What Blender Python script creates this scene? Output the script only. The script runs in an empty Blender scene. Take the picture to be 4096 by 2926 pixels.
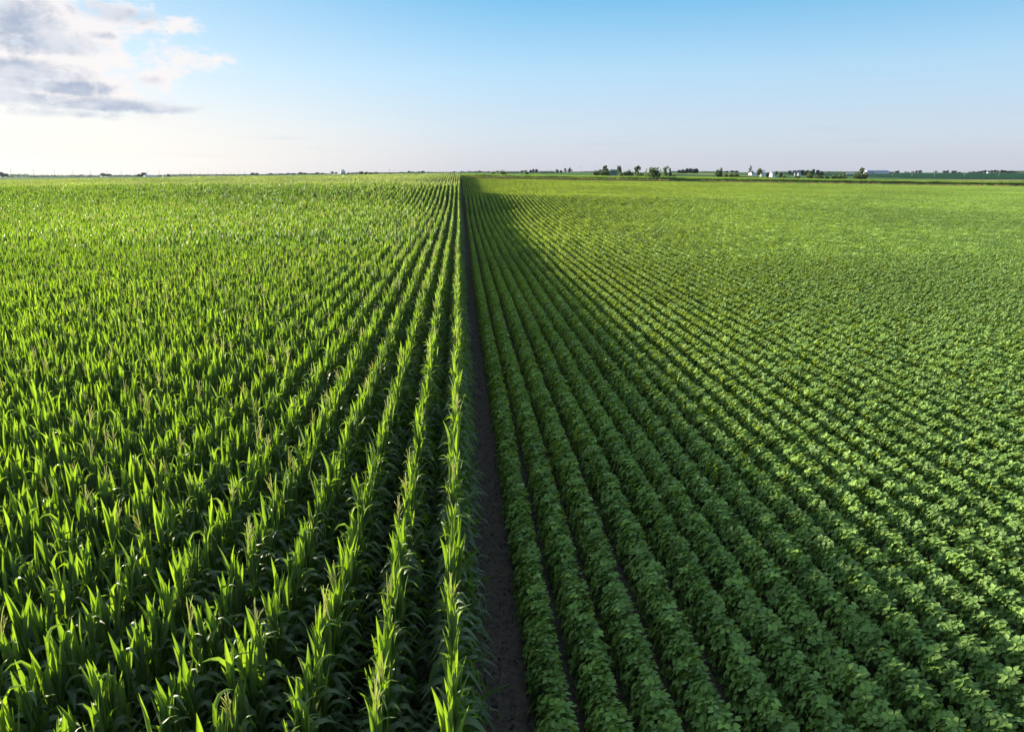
import bpy, bmesh, math, random
import numpy as np
from mathutils import Vector, Matrix

R = math.radians
SC = bpy.context.scene
COL = SC.collection

# ------------------------------------------------------------------ camera
CAM_Z = 7.95
PITCH, YAW, FPX = 15.45, 4.13, 2800.0            # focal length in pixels of the 4096 wide picture
cam_d = bpy.data.cameras.new('camera')
cam_d.sensor_width = 36.0
cam_d.lens = FPX / 4096 * 36
cam_d.clip_start, cam_d.clip_end = 0.1, 20000
cam = bpy.data.objects.new('camera', cam_d)
COL.objects.link(cam)
cam.location = (0, 0, CAM_Z)
cam.rotation_euler = (R(90 - PITCH), 0, R(-YAW))
SC.camera = cam
CAMV = Vector((0, 0, CAM_Z))
_m = cam.rotation_euler.to_matrix()
RIGHT, UP, FWD = _m @ Vector((1, 0, 0)), _m @ Vector((0, 1, 0)), _m @ Vector((0, 0, -1))

def ray(px, py):
    d = FWD + RIGHT * ((px - 2048) / FPX) + UP * ((1463 - py) / FPX)
    return d.normalized()

def at(px, py, depth):
    d = ray(px, py)
    return CAMV + d * (depth / d.dot(FWD))

def project(p):
    q = Vector(p) - CAMV
    z = q.dot(FWD)
    if z < 0.5:
        return None
    return 2048 + FPX * q.dot(RIGHT) / z, 1463 - FPX * q.dot(UP) / z, z

# ------------------------------------------------------------------ light
SUN_AZ, SUN_EL = 58.0, 11.2                      # degrees left of the crop rows, degrees up
sun_dir = Vector((-math.sin(R(SUN_AZ)) * math.cos(R(SUN_EL)), math.cos(R(SUN_AZ)) * math.cos(R(SUN_EL)), math.sin(R(SUN_EL))))
sl = bpy.data.lights.new('sun', 'SUN')
sl.energy = 5.0
sl.angle = R(0.6)
sl.color = (1.0, 0.88, 0.70)
so = bpy.data.objects.new('sun', sl)
COL.objects.link(so)
so.location = (-60, 40, 60)
so.rotation_euler = (-sun_dir).to_track_quat('-Z', 'Y').to_euler()

SC.view_settings.view_transform = 'Standard'
SC.view_settings.look = 'None'
SC.view_settings.exposure = 1.6
SC.view_settings.gamma = 1.0
SC.cycles.max_bounces = 7
SC.cycles.diffuse_bounces = 3
SC.cycles.glossy_bounces = 2
SC.cycles.transmission_bounces = 4
SC.cycles.transparent_max_bounces = 4
SC.cycles.volume_bounces = 0
SC.cycles.caustics_reflective = False
SC.cycles.caustics_refractive = False
SC.cycles.sample_clamp_indirect = 6.0

# node helper ------------------------------------------------------
class NT:
    def __init__(self, tree):
        self.t = tree
        tree.nodes.clear()
    def n(self, kind, **kw):
        nd = self.t.nodes.new(kind)
        for k, v in kw.items():
            if k.startswith('i_'):
                key = k[2:]
                nd.inputs[int(key) if key.isdigit() else key].default_value = v
            else:
                setattr(nd, k, v)
        return nd
    def l(self, a, b):
        self.t.links.new(a, b)
    def math(self, op, a, b=None, c=None, clamp=False):
        nd = self.n('ShaderNodeMath', operation=op, use_clamp=clamp)
        for i, v in enumerate((a, b, c)):
            if v is None:
                continue
            if isinstance(v, (int, float)):
                nd.inputs[i].default_value = v
            else:
                self.l(v, nd.inputs[i])
        return nd.outputs[0]
    def maprange(self, v, a, b, c, d, smooth=True):
        nd = self.n('ShaderNodeMapRange', interpolation_type='SMOOTHSTEP' if smooth else 'LINEAR')
        self.l(v, nd.inputs[0])
        for i, x in enumerate((a, b, c, d)):
            nd.inputs[i + 1].default_value = x
        return nd.outputs[0]
    def mix(self, fac, a, b, mode='MIX'):
        nd = self.n('ShaderNodeMix', data_type='RGBA', blend_type=mode)
        for sock, v in ((nd.inputs[0], fac), (nd.inputs[6], a), (nd.inputs[7], b)):
            if isinstance(v, (int, float)):
                sock.default_value = v
            elif isinstance(v, (tuple, list)):
                sock.default_value = (*v[:3], 1)
            else:
                self.l(v, sock)
        return nd.outputs[2]

# ------------------------------------------------------------------ sky
def build_world():
    w = bpy.data.worlds.new('World')
    SC.world = w
    w.use_nodes = True
    g = NT(w.node_tree)
    out = g.n('ShaderNodeOutputWorld')
    bg = g.n('ShaderNodeBackground')
    bg.inputs['Strength'].default_value = 0.091
    g.l(bg.outputs[0], out.inputs[0])
    sky = g.n('ShaderNodeTexSky', sky_type='NISHITA', sun_disc=False)
    sky.sun_elevation = R(SUN_EL)
    sky.sun_rotation = R(-SUN_AZ)
    sky.air_density, sky.dust_density, sky.ozone_density = 1.0, 1.0, 2.0
    tc = g.n('ShaderNodeTexCoord')
    sep = g.n('ShaderNodeSeparateXYZ')
    g.l(tc.outputs['Generated'], sep.inputs[0])
    az = g.math('MULTIPLY', g.math('ARCTAN2', sep.outputs[0], sep.outputs[1]), 57.2958)   # degrees right of the rows
    el = g.math('MULTIPLY', g.math('ARCSINE', sep.outputs[2]), 57.2958)
    # distance from the sun's azimuth warms and brightens the haze low in the sky
    vm = g.n('ShaderNodeVectorMath', operation='DOT_PRODUCT')
    g.l(tc.outputs['Generated'], vm.inputs[0])
    vm.inputs[1].default_value = sun_dir
    toward = g.maprange(vm.outputs['Value'], 0.45, 1.0, 0.0, 1.0)
    # sky colour by height, made paler above the view as added fill light, blended over the physical sky
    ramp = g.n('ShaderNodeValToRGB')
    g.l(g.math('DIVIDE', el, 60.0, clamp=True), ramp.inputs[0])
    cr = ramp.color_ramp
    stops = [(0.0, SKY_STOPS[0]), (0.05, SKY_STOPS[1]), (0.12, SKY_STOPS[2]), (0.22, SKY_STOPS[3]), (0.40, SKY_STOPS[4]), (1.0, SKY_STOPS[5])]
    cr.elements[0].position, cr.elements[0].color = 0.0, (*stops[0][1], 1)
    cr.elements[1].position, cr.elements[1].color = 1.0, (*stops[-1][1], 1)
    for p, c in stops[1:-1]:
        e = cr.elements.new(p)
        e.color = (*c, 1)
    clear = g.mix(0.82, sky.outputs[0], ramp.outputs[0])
    lowf = g.maprange(el, 0.5, 8.0, 1.0, 0.26)
    clear = g.mix(g.math('MULTIPLY', g.math('MULTIPLY', toward, lowf), 1.0), clear, (3.8, 3.6, 3.3))
    # clouds ---------------------------------------------------------
    comb = g.n('ShaderNodeCombineXYZ')
    g.l(g.math('MULTIPLY', az, 0.1), comb.inputs[0])
    g.l(g.math('MULTIPLY', el, 0.16), comb.inputs[1])
    nz = g.n('ShaderNodeTexNoise', noise_dimensions='3D')
    nz.inputs['Scale'].default_value = 4.2
    nz.inputs['Detail'].default_value = 9
    nz.inputs['Roughness'].default_value = 0.64
    nz.inputs['Distortion'].default_value = 0.25
    g.l(comb.outputs[0], nz.inputs['Vector'])
    nz2 = g.n('ShaderNodeTexNoise', noise_dimensions='3D')
    nz2.inputs['Scale'].default_value = 3.0
    nz2.inputs['Detail'].default_value = 6
    off = g.n('ShaderNodeVectorMath', operation='ADD')
    off.inputs[1].default_value = (3.1, 7.7, 1.3)
    g.l(comb.outputs[0], off.inputs[0])
    g.l(off.outputs[0], nz2.inputs['Vector'])
    def ellipses(lst):
        acc = None
        for (px, py, rx, ry, wgt) in lst:
            d = ray(px, py)
            ca, ce = math.degrees(math.atan2(d.x, d.y)), math.degrees(math.asin(d.z))
            dx = g.math('DIVIDE', g.math('SUBTRACT', az, ca), rx / 52.0)
            dy = g.math('DIVIDE', g.math('SUBTRACT', el, ce), ry / 52.0)
            r = g.math('SQRT', g.math('ADD', g.math('MULTIPLY', dx, dx), g.math('MULTIPLY', dy, dy)))
            v = g.math('MULTIPLY', g.maprange(r, 0.0, 1.35, 1.0, 0.0), wgt)
            acc = v if acc is None else g.math('MAXIMUM', acc, v)
        return acc
    lit = ellipses(CLOUD_LIT)
    shade = ellipses(CLOUD_GREY)
    n1 = g.math('MULTIPLY', g.math('SUBTRACT', nz.outputs[0], 0.5), 3.3)
    n2 = g.math('MULTIPLY', g.math('SUBTRACT', nz2.outputs[0], 0.5), 1.6)
    dens = g.maprange(g.math('ADD', g.math('SUBTRACT', lit, 0.28), n1), -0.08, 0.62, 0.0, 1.0)
    dens = g.math('MULTIPLY', dens, g.maprange(lit, 0.02, 0.3, 0.0, 1.0))
    gd = g.maprange(g.math('ADD', g.math('ADD', g.math('SUBTRACT', shade, 0.33), g.math('MULTIPLY', n1, 0.7)), g.math('MULTIPLY', n2, 0.35)), -0.18, 0.62, 0.0, 1.0)
    gd = g.math('MULTIPLY', gd, g.maprange(shade, 0.02, 0.3, 0.0, 1.0))
    clear = g.mix(g.math('MULTIPLY', dens, 0.92), clear, CLOUD_WHITE)
    clear = g.mix(g.math('MULTIPLY', gd, 0.92), clear, g.mix(g.maprange(nz2.outputs[0], .36, .66, 0.0, 1.0), CLOUD_SHADE, (2.75, 2.85, 3.1)))
    # faint thin streaks low over the horizon
    comb2 = g.n('ShaderNodeCombineXYZ')
    g.l(g.math('MULTIPLY', az, 0.12), comb2.inputs[0])
    g.l(g.math('MULTIPLY', el, 1.5), comb2.inputs[1])
    nz3 = g.n('ShaderNodeTexNoise')
    nz3.inputs['Scale'].default_value = 1.0
    nz3.inputs['Detail'].default_value = 4
    g.l(comb2.outputs[0], nz3.inputs['Vector'])
    st = g.math('MULTIPLY', g.maprange(nz3.outputs[0], 0.55, 0.78, 0.0, 1.0), g.math('MULTIPLY', g.maprange(el, 0.5, 2.0, 0.0, 1.0), g.maprange(el, 2.2, 5.5, 1.0, 0.0)))
    clear = g.mix(g.math('MULTIPLY', st, 0.3), clear, (1.9, 2.05, 2.55))
    g.l(clear, bg.inputs['Color'])

# upper stops, out of view, are brightened to lift the shade; radiances before the background strength of 0.1
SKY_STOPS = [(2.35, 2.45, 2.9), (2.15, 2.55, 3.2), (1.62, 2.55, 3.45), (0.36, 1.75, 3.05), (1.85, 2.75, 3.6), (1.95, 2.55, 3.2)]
CLOUD_WHITE = (3.6, 3.4, 3.35)
CLOUD_SHADE = (1.45, 1.75, 2.3)
CLOUD_LIT = [(80, 60, 360, 160, 1.15), (330, 110, 260, 130, 1.1), (420, 150, 180, 60, 0.9), (330, 250, 320, 110, 1.1), (500, 310, 200, 80, 1.0), (120, 250, 330, 130, 1.1), (745, 105, 90, 40, 0.9),
             (800, 245, 140, 55, 1.0), (300, 370, 380, 70, 0.95), (500, 30, 110, 50, 0.8), (560, 470, 260, 40, 0.5)]
CLOUD_GREY = [(50, 80, 190, 95, 1.1), (170, 172, 230, 50, 1.0), (430, 50, 170, 45, 0.8), (420, 145, 80, 25, 0.6), (80, 285, 260, 50, 1.0), (200, 345, 240, 40, 0.95), (60, 390, 290, 34, 0.9),
              (430, 425, 330, 36, 1.0), (640, 437, 170, 24, 1.0), (560, 325, 90, 35, 0.5), (330, 455, 260, 26, 0.8)]
build_world()

# ------------------------------------------------------------------ terrain
RP = ([-60, 60, 95, 124, 152, 190, 220, 260, 304, 330], [0, 0, .12, .4, .85, 1.25, 2.2, 3.6, 4.95, 5.2])
FLP = ([300, 450, 700, 1200, 2000, 3000, 5000, 9000], [2.2, 1.2, .3, .6, -3.6, -9.5, -20, -46])
FCP = ([300, 450, 700, 1000, 1400, 2000, 5000, 9000], [3.6, 3.2, 3.6, 5.6, 7.2, 7.4, 7.5, 7.8])
FRP = ([300, 450, 700, 1200, 1600, 2000, 3000, 9000], [2.2, 2.0, 1.2, -0.8, 2.8, 5.3, 5.2, 4.5])

def sstep(a, b, x):
    t = np.clip((x - a) / (b - a), 0, 1)
    return t * t * (3 - 2 * t)

def terrain(x, y):
    x = np.asarray(x, float)
    y = np.asarray(y, float)
    a = np.where(x > 0, np.maximum(1 / (1 + (x / 30) ** 2), .04), 1 / (1 + (x / 260) ** 2))
    b = np.where(x > 0, np.clip(1 - x * .0031, .12, 1), np.clip(1 + x * .0028, .34, 1))
    roll = np.interp(y, *RP)
    roll = np.where(x > 0, roll * a + np.interp(y, [-60, 40, 304, 330], [0, 0, 4.7, 5.1]) * (1 - a), roll)
    near = 2.25 * np.exp(-((y - 152) / np.where(y < 152, 30, 20)) ** 2) * a + roll * b
    near = near + np.where(x > 90, .55, .8) * np.exp(-((y - 308) / 2.6) ** 2) * sstep(.5, 4, x)          # low grassy bank
    rr = np.hypot(x, y)
    th = np.arctan2(x, np.maximum(y, 1e-3))
    u = sstep(-.5, .1, th)
    v = sstep(.36, .46, th)
    far = np.interp(rr, *FLP) * (1 - u) + u * ((1 - v) * np.interp(rr, *FCP) + v * np.interp(rr, *FRP))
    w = sstep(322, 420, y)
    w = np.maximum(w, sstep(330, 480, np.abs(x)))
    w = np.maximum(w, sstep(30, 200, -y))
    return near * (1 - w) + far * w

def tz(x, y):
    return float(terrain(x, y))

# ------------------------------------------------------------------ object helpers
def tag(o, label=None, cat=None, group=None, kind=None):
    if label: o['label'] = label
    if cat: o['category'] = cat
    if group: o['group'] = group
    if kind: o['kind'] = kind
    return o

def empty(name, loc=(0, 0, 0), rz=0.0):
    o = bpy.data.objects.new(name, None)
    COL.objects.link(o)
    o.empty_display_size = 0.3
    o.location = loc
    o.rotation_euler = (0, 0, rz)
    return o

class MB:
    """collects points and faces; build() links them as one mesh object"""
    def __init__(self):
        self.v, self.f, self.m, self.tint = [], [], [], []
        self.n = 0
    def add(self, verts, faces, mat=0, tint=1.0):
        verts = np.asarray(verts, float).reshape(-1, 3)
        self.v.append(verts)
        for f in faces:
            self.f.append([i + self.n for i in f])
            self.m.append(mat)
        t = np.full(len(verts), tint) if np.isscalar(tint) else np.asarray(tint, float)
        self.tint.append(t)
        self.n += len(verts)
    def merge(self, o, M=None, tint=1.0):
        V = np.concatenate(o.v)
        if M is not None:
            M = np.array(M)
            V = V @ M[:3, :3].T + M[:3, 3]
        self.v.append(V)
        self.f += [[i + self.n for i in f] for f in o.f]
        self.m += o.m
        self.tint.append(np.concatenate(o.tint) * tint)
        self.n += len(V)
    def box(self, c, s, mat=0, rz=0.0, tint=1.0):
        x, y, z = [k / 2 for k in s]
        P = np.array([(-x, -y, -z), (x, -y, -z), (x, y, -z), (-x, y, -z), (-x, -y, z), (x, -y, z), (x, y, z), (-x, y, z)])
        cr, sr = math.cos(rz), math.sin(rz)
        P = np.stack([P[:, 0] * cr - P[:, 1] * sr, P[:, 0] * sr + P[:, 1] * cr, P[:, 2]], 1) + np.array(c)
        self.add(P, [(0, 3, 2, 1), (4, 5, 6, 7), (0, 1, 5, 4), (1, 2, 6, 5), (2, 3, 7, 6), (3, 0, 4, 7)], mat, tint)
    def tube(self, pts, rad, sides=6, mat=0, tint=1.0):
        pts = [Vector(p) for p in pts]
        rings = []
        for i, p in enumerate(pts):
            d = (pts[min(i + 1, len(pts) - 1)] - pts[max(i - 1, 0)]).normalized()
            a = d.orthogonal().normalized() if abs(d.z) < .95 else Vector((1, 0, 0))
            a = (a - d * a.dot(d)).normalized()
            b = d.cross(a)
            r = rad[i] if hasattr(rad, '__len__') else rad
            rings.append([p + (a * math.cos(2 * math.pi * k / sides) + b * math.sin(2 * math.pi * k / sides)) * r for k in range(sides)])
        V = [q for r in rings for q in r]
        F = []
        for i in range(len(pts) - 1):
            for k in range(sides):
                k2 = (k + 1) % sides
                F.append((i * sides + k, i * sides + k2, (i + 1) * sides + k2, (i + 1) * sides + k))
        F.append(tuple(reversed(range(sides))))
        F.append(tuple((len(pts) - 1) * sides + k for k in range(sides)))
        self.add([tuple(q) for q in V], F, mat, tint)
    def mesh(self, name, mats, smooth=False):
        me = bpy.data.meshes.new(name)
        V = np.concatenate(self.v)
        me.from_pydata(V.tolist(), [], self.f)
        for m in mats:
            me.materials.append(m)
        me.polygons.foreach_set('material_index', self.m)
        if smooth:
            me.polygons.foreach_set('use_smooth', [True] * len(self.f))
        at_ = me.attributes.new('tint', 'FLOAT', 'POINT')
        at_.data.foreach_set('value', np.concatenate(self.tint).astype(np.float32))
        me.update()
        return me
    def build(self, name, mats, parent=None, smooth=False):
        if not isinstance(mats, (list, tuple)):
            mats = [mats]
        o = bpy.data.objects.new(name, self.mesh(name, mats, smooth))
        COL.objects.link(o)
        if parent is not None:
            o.parent = parent
        return o

# ------------------------------------------------------------------ materials
def leaf_mat(name, base, trans, mixf, rough, var=0.35, spec=0.5, hue=(1.25, 1.05, .8)):
    m = bpy.data.materials.new(name)
    m.use_nodes = True
    g = NT(m.node_tree)
    out = g.n('ShaderNodeOutputMaterial')
    pb = g.n('ShaderNodeBsdfPrincipled')
    pb.inputs['Roughness'].default_value = rough
    pb.inputs['Specular IOR Level'].default_value = spec
    tr = g.n('ShaderNodeBsdfTranslucent')
    ms = g.n('ShaderNodeMixShader')
    ms.inputs[0].default_value = mixf
    at_ = g.n('ShaderNodeAttribute', attribute_name='tint')
    oi = g.n('ShaderNodeObjectInfo')
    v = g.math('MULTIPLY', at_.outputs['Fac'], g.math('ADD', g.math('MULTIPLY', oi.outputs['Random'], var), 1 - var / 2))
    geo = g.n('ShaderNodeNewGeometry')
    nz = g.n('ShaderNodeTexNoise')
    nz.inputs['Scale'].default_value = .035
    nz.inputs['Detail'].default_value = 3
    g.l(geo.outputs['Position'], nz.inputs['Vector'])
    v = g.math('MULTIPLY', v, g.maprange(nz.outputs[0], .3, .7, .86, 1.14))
    yel = g.maprange(v, 0.75, 1.35, 0.0, 1.0)
    def tinted(c):
        rgb = g.mix(yel, c, tuple(c[i] * hue[i] for i in range(3)))
        sc = g.n('ShaderNodeVectorMath', operation='SCALE')
        g.l(rgb, sc.inputs[0])
        g.l(v, sc.inputs['Scale'])
        return sc.outputs[0]
    g.l(tinted(base), pb.inputs['Base Color'])
    g.l(tinted(trans), tr.inputs['Color'])
    g.l(pb.outputs[0], ms.inputs[1])
    g.l(tr.outputs[0], ms.inputs[2])
    g.l(ms.outputs[0], out.inputs[0])
    return m

def plain_mat(name, col, rough=0.8, noise=0.25, scale=2.0, bump=0.0, metal=0.0, spec=.5):
    m = bpy.data.materials.new(name)
    m.use_nodes = True
    g = NT(m.node_tree)
    out = g.n('ShaderNodeOutputMaterial')
    pb = g.n('ShaderNodeBsdfPrincipled')
    pb.inputs['Roughness'].default_value = rough
    pb.inputs['Metallic'].default_value = metal
    pb.inputs['Specular IOR Level'].default_value = spec
    tc = g.n('ShaderNodeTexCoord')
    nz = g.n('ShaderNodeTexNoise')
    nz.inputs['Scale'].default_value = scale
    nz.inputs['Detail'].default_value = 6
    g.l(tc.outputs['Object'], nz.inputs['Vector'])
    f = g.maprange(nz.outputs[0], 0.3, 0.7, 0.0, 1.0)
    c = g.mix(f, tuple(k * (1 - noise) for k in col), tuple(min(k * (1 + noise), .95) for k in col))
    g.l(c, pb.inputs['Base Color'])
    if bump:
        b = g.n('ShaderNodeBump')
        b.inputs['Strength'].default_value = bump
        g.l(nz.outputs[0], b.inputs['Height'])
        g.l(b.outputs[0], pb.inputs['Normal'])
    g.l(pb.outputs[0], out.inputs[0])
    return m

M_CORN = leaf_mat('corn_leaf', (.088, .140, .056), (.185, .355, .012), .4, .5, spec=.65)
M_STALK = leaf_mat('corn_stalk', (.10, .17, .04), (.12, .2, .02), .15, .5)
M_TASSEL = leaf_mat('corn_tassel', (.58, .60, .30), (.60, .64, .22), .6, .7, hue=(1.05, 1, .85))
M_SOY = leaf_mat('soybean_leaf', (.155, .272, .068), (.34, .45, .035), .30, .58, spec=.26, hue=(1.12, 1.04, .85))
M_SOYSTEM = leaf_mat('soybean_stem', (.09, .14, .04), (.1, .15, .03), .1, .7)
M_DRY = leaf_mat('dry_grass', (.50, .36, .20), (.45, .32, .16), .4, .8, hue=(1.0, 1.05, .9))
M_GRASS = leaf_mat('green_grass', (.07, .13, .03), (.15, .25, .03), .3, .7)
M_TREE = leaf_mat('tree_leaf', (.045, .09, .025), (.10, .17, .02), .28, .6)
M_TREE_PALE = leaf_mat('pale_tree_leaf', (.085, .13, .045), (.17, .24, .04), .3, .6)
M_TREE_DARK = leaf_mat('dark_tree_leaf', (.022, .05, .024), (.04, .07, .02), .2, .65)
M_BARK = plain_mat('bark', (.09, .07, .055), .9, .3, 6.0, .4)
M_WOOD = plain_mat('pole_wood', (.22, .19, .16), .9, .25, 3.0, .2)
M_WHITE = plain_mat('white_siding', (.72, .72, .72), .6, .06, 1.0)
M_PANE = plain_mat('window_glass', (.03, .04, .05), .1, .1, 1.0)
M_ROOFBLUE = plain_mat('blue_metal_roof', (.06, .09, .17), .5, .1, .4)
M_ROOFGREY = plain_mat('grey_shingle_roof', (.14, .14, .15), .85, .2, 1.0)
M_ROOFGREEN = plain_mat('green_roof', (.05, .12, .09), .6, .2, 1.0)
M_GREYWALL = plain_mat('weathered_grey_boards', (.17, .17, .19), .85, .2, .8)
M_STEEL = plain_mat('galvanised_steel', (.45, .47, .5), .45, .1, .5, 0, .3)
M_DOOR = plain_mat('dark_door', (.08, .07, .07), .7, .2, 1.0)

def ground_mat():
    m = bpy.data.materials.new('soil_and_fields')
    m.use_nodes = True
    g = NT(m.node_tree)
    out = g.n('ShaderNodeOutputMaterial')
    pb = g.n('ShaderNodeBsdfPrincipled')
    pb.inputs['Roughness'].default_value = 0.95
    pb.inputs['Specular IOR Level'].default_value = 0.02
    tc = g.n('ShaderNodeTexCoord')
    sep = g.n('ShaderNodeSeparateXYZ')
    g.l(tc.outputs['Object'], sep.inputs[0])
    nz = g.n('ShaderNodeTexNoise')
    nz.inputs['Scale'].default_value = 9.0
    nz.inputs['Detail'].default_value = 9
    nz.inputs['Roughness'].default_value = .68
    g.l(tc.outputs['Object'], nz.inputs['Vector'])
    nb = g.n('ShaderNodeTexNoise')
    nb.inputs['Scale'].default_value = 1.1
    nb.inputs['Detail'].default_value = 4
    g.l(tc.outputs['Object'], nb.inputs['Vector'])
    soil = g.mix(g.maprange(nz.outputs[0], .3, .72, 0, 1), (.042, .034, .028), (.105, .085, .070))
    soil = g.mix(g.maprange(nb.outputs[0], .4, .7, 0, .55), soil, (.074, .061, .051))
    # cloddy lumps
    vo = g.n('ShaderNodeTexVoronoi')
    vo.inputs['Scale'].default_value = 14.0
    g.l(tc.outputs['Object'], vo.inputs['Vector'])
    # mosaic of distant fields
    mp = g.n('ShaderNodeMapping')
    mp.inputs['Scale'].default_value = (1 / 400, 1 / 400, 1 / 400)
    g.l(tc.outputs['Object'], mp.inputs['Vector'])
    br = g.n('ShaderNodeTexBrick')
    br.offset, br.squash = .35, 1.0
    br.inputs['Color1'].default_value = (.058, .125, .045, 1)
    br.inputs['Color2'].default_value = (.10, .19, .055, 1)
    br.inputs['Mortar'].default_value = (.10, .14, .05, 1)
    br.inputs['Scale'].default_value = 1.0
    br.inputs['Mortar Size'].default_value = .008
    br.inputs['Brick Width'].default_value = 1.1
    br.inputs['Row Height'].default_value = .55
    g.l(mp.outputs[0], br.inputs['Vector'])
    nf = g.n('ShaderNodeTexNoise')
    nf.inputs['Scale'].default_value = .15
    nf.inputs['Detail'].default_value = 8
    g.l(tc.outputs['Object'], nf.inputs['Vector'])
    fields = g.mix(1.0, br.outputs[0], g.mix(g.maprange(nf.outputs[0], .3, .7, 0, 1), (.72, .75, .75), (1.2, 1.15, 1.1)), 'MULTIPLY')
    inside = g.math('MULTIPLY', g.math('LESS_THAN', sep.outputs[1], 420.0), g.math('MULTIPLY', g.math('GREATER_THAN', sep.outputs[0], -420.0), g.math('LESS_THAN', sep.outputs[0], 480.0)))
    col = g.mix(inside, fields, soil)
    g.l(col, pb.inputs['Base Color'])
    hsum = g.math('ADD', g.math('MULTIPLY', nz.outputs[0], .7), g.math('MULTIPLY', vo.outputs['Distance'], .5))
    b = g.n('ShaderNodeBump')
    b.inputs['Strength'].default_value = .8
    b.inputs['Distance'].default_value = .05
    g.l(hsum, b.inputs['Height'])
    g.l(b.outputs[0], pb.inputs['Normal'])
    g.l(pb.outputs[0], out.inputs[0])
    return m
M_GROUND = ground_mat()

# ------------------------------------------------------------------ the ground
def axis(lo, hi, step, far, grow=1.18):
    c = list(np.arange(lo, hi + .1, step))
    s = step
    while c[-1] < far:
        s *= grow
        c.append(c[-1] + s)
    s = step
    while c[0] > -far:
        s *= grow
        c.insert(0, c[0] - s)
    return np.array(c)

def grid_sheet(name, xs, ys, dz, mat):
    X, Y = np.meshgrid(xs, ys)
    Z = terrain(X, Y) + (dz(X, Y) if callable(dz) else dz)
    V = np.stack([X.ravel(), Y.ravel(), Z.ravel()], 1)
    nx, ny = len(xs), len(ys)
    i = np.arange((ny - 1) * nx).reshape(ny - 1, nx)[:, :-1].ravel()
    F = np.stack([i, i + 1, i + nx + 1, i + nx], 1)
    me = bpy.data.meshes.new(name)
    me.from_pydata(V.tolist(), [], F.tolist())
    me.materials.append(mat)
    me.polygons.foreach_set('use_smooth', [True] * len(F))
    o = bpy.data.objects.new(name, me)
    COL.objects.link(o)
    return o

tag(grid_sheet('ground', axis(-330, 390, 6, 8500), axis(-30, 450, 4, 8500), 0.0, M_GROUND), kind='structure',
    label='soil of the fields and the farmland reaching to the horizon', cat='ground')

# finely rutted bare soil between the two crops
def lane_relief(X, Y):
    rng = np.random.default_rng(5)
    z = .02 * np.sin(X * 9.0 + .3 * np.sin(Y * .2)) * np.exp(-((X - .55) / .5) ** 2)
    z += rng.normal(0, .009, X.shape)
    z -= .035 * (np.exp(-((X - .28 - .03 * np.sin(Y * .31)) / .11) ** 2) + np.exp(-((X - .86 - .03 * np.sin(Y * .27 + 1)) / .11) ** 2))
    edge = np.clip(np.minimum(X + .35, 1.45 - X) / .2, 0, 1)
    return .006 + .05 * edge + z * edge
tag(grid_sheet('dirt_path', np.arange(-.35, 1.46, .06), np.concatenate([np.arange(-2, 30, .08), np.arange(30, 90, .5), np.arange(90, 306, 3)]), lane_relief, M_GROUND),
    kind='structure', label='bare dark soil strip between the corn and the soybeans', cat='path')

# ------------------------------------------------------------------ corn
def leaf(mb, base, phi, a0, a1, t0, dt, L, W, seg, fold=.28, twist=0.0, mat=0, tint=1.0, sway=0.0, three=True):
    p = np.array(base, float)
    pts, nor, sid, wid = [], [], [], []
    for i in range(seg + 1):
        t = i / seg
        s = np.clip((t - t0 + dt / 2) / dt, 0, 1)
        a = a0 + (a1 - a0) * s * s * (3 - 2 * s)
        ph = phi + sway * t * t
        h = np.array([math.cos(ph), math.sin(ph), 0])
        d = h * math.sin(a) + np.array([0, 0, math.cos(a)])
        n = -h * math.cos(a) + np.array([0, 0, math.sin(a)])
        b = np.cross(d, n)
        tw = twist * t
        sd = b * math.cos(tw) + n * math.sin(tw)
        nn = np.cross(sd, d)
        w = W * min(1, .5 + t / .3 * .5) * (1 - max(0, (t - .35) / .65) ** 1.7)
        pts.append(p.copy()); nor.append(nn); sid.append(sd); wid.append(max(w, .002))
        p = p + d * (L / seg)
    V, F = [], []
    if three:
        for i in range(seg + 1):
            e = nor[i] * wid[i] * fold * -1
            V += [pts[i] - sid[i] * wid[i] / 2 - e, pts[i], pts[i] + sid[i] * wid[i] / 2 - e]
        for i in range(seg):
            k = i * 3
            F += [(k, k + 1, k + 4, k + 3), (k + 1, k + 2, k + 5, k + 4)]
        T = np.tile([tint, tint * 1.3, tint], seg + 1)
    else:
        for i in range(seg + 1):
            V += [pts[i] - sid[i] * wid[i] / 2, pts[i] + sid[i] * wid[i] / 2]
        for i in range(seg):
            k = i * 2
            F.append((k, k + 1, k + 3, k + 2))
        T = tint
    mb.add(V, F, mat, T)

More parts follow.
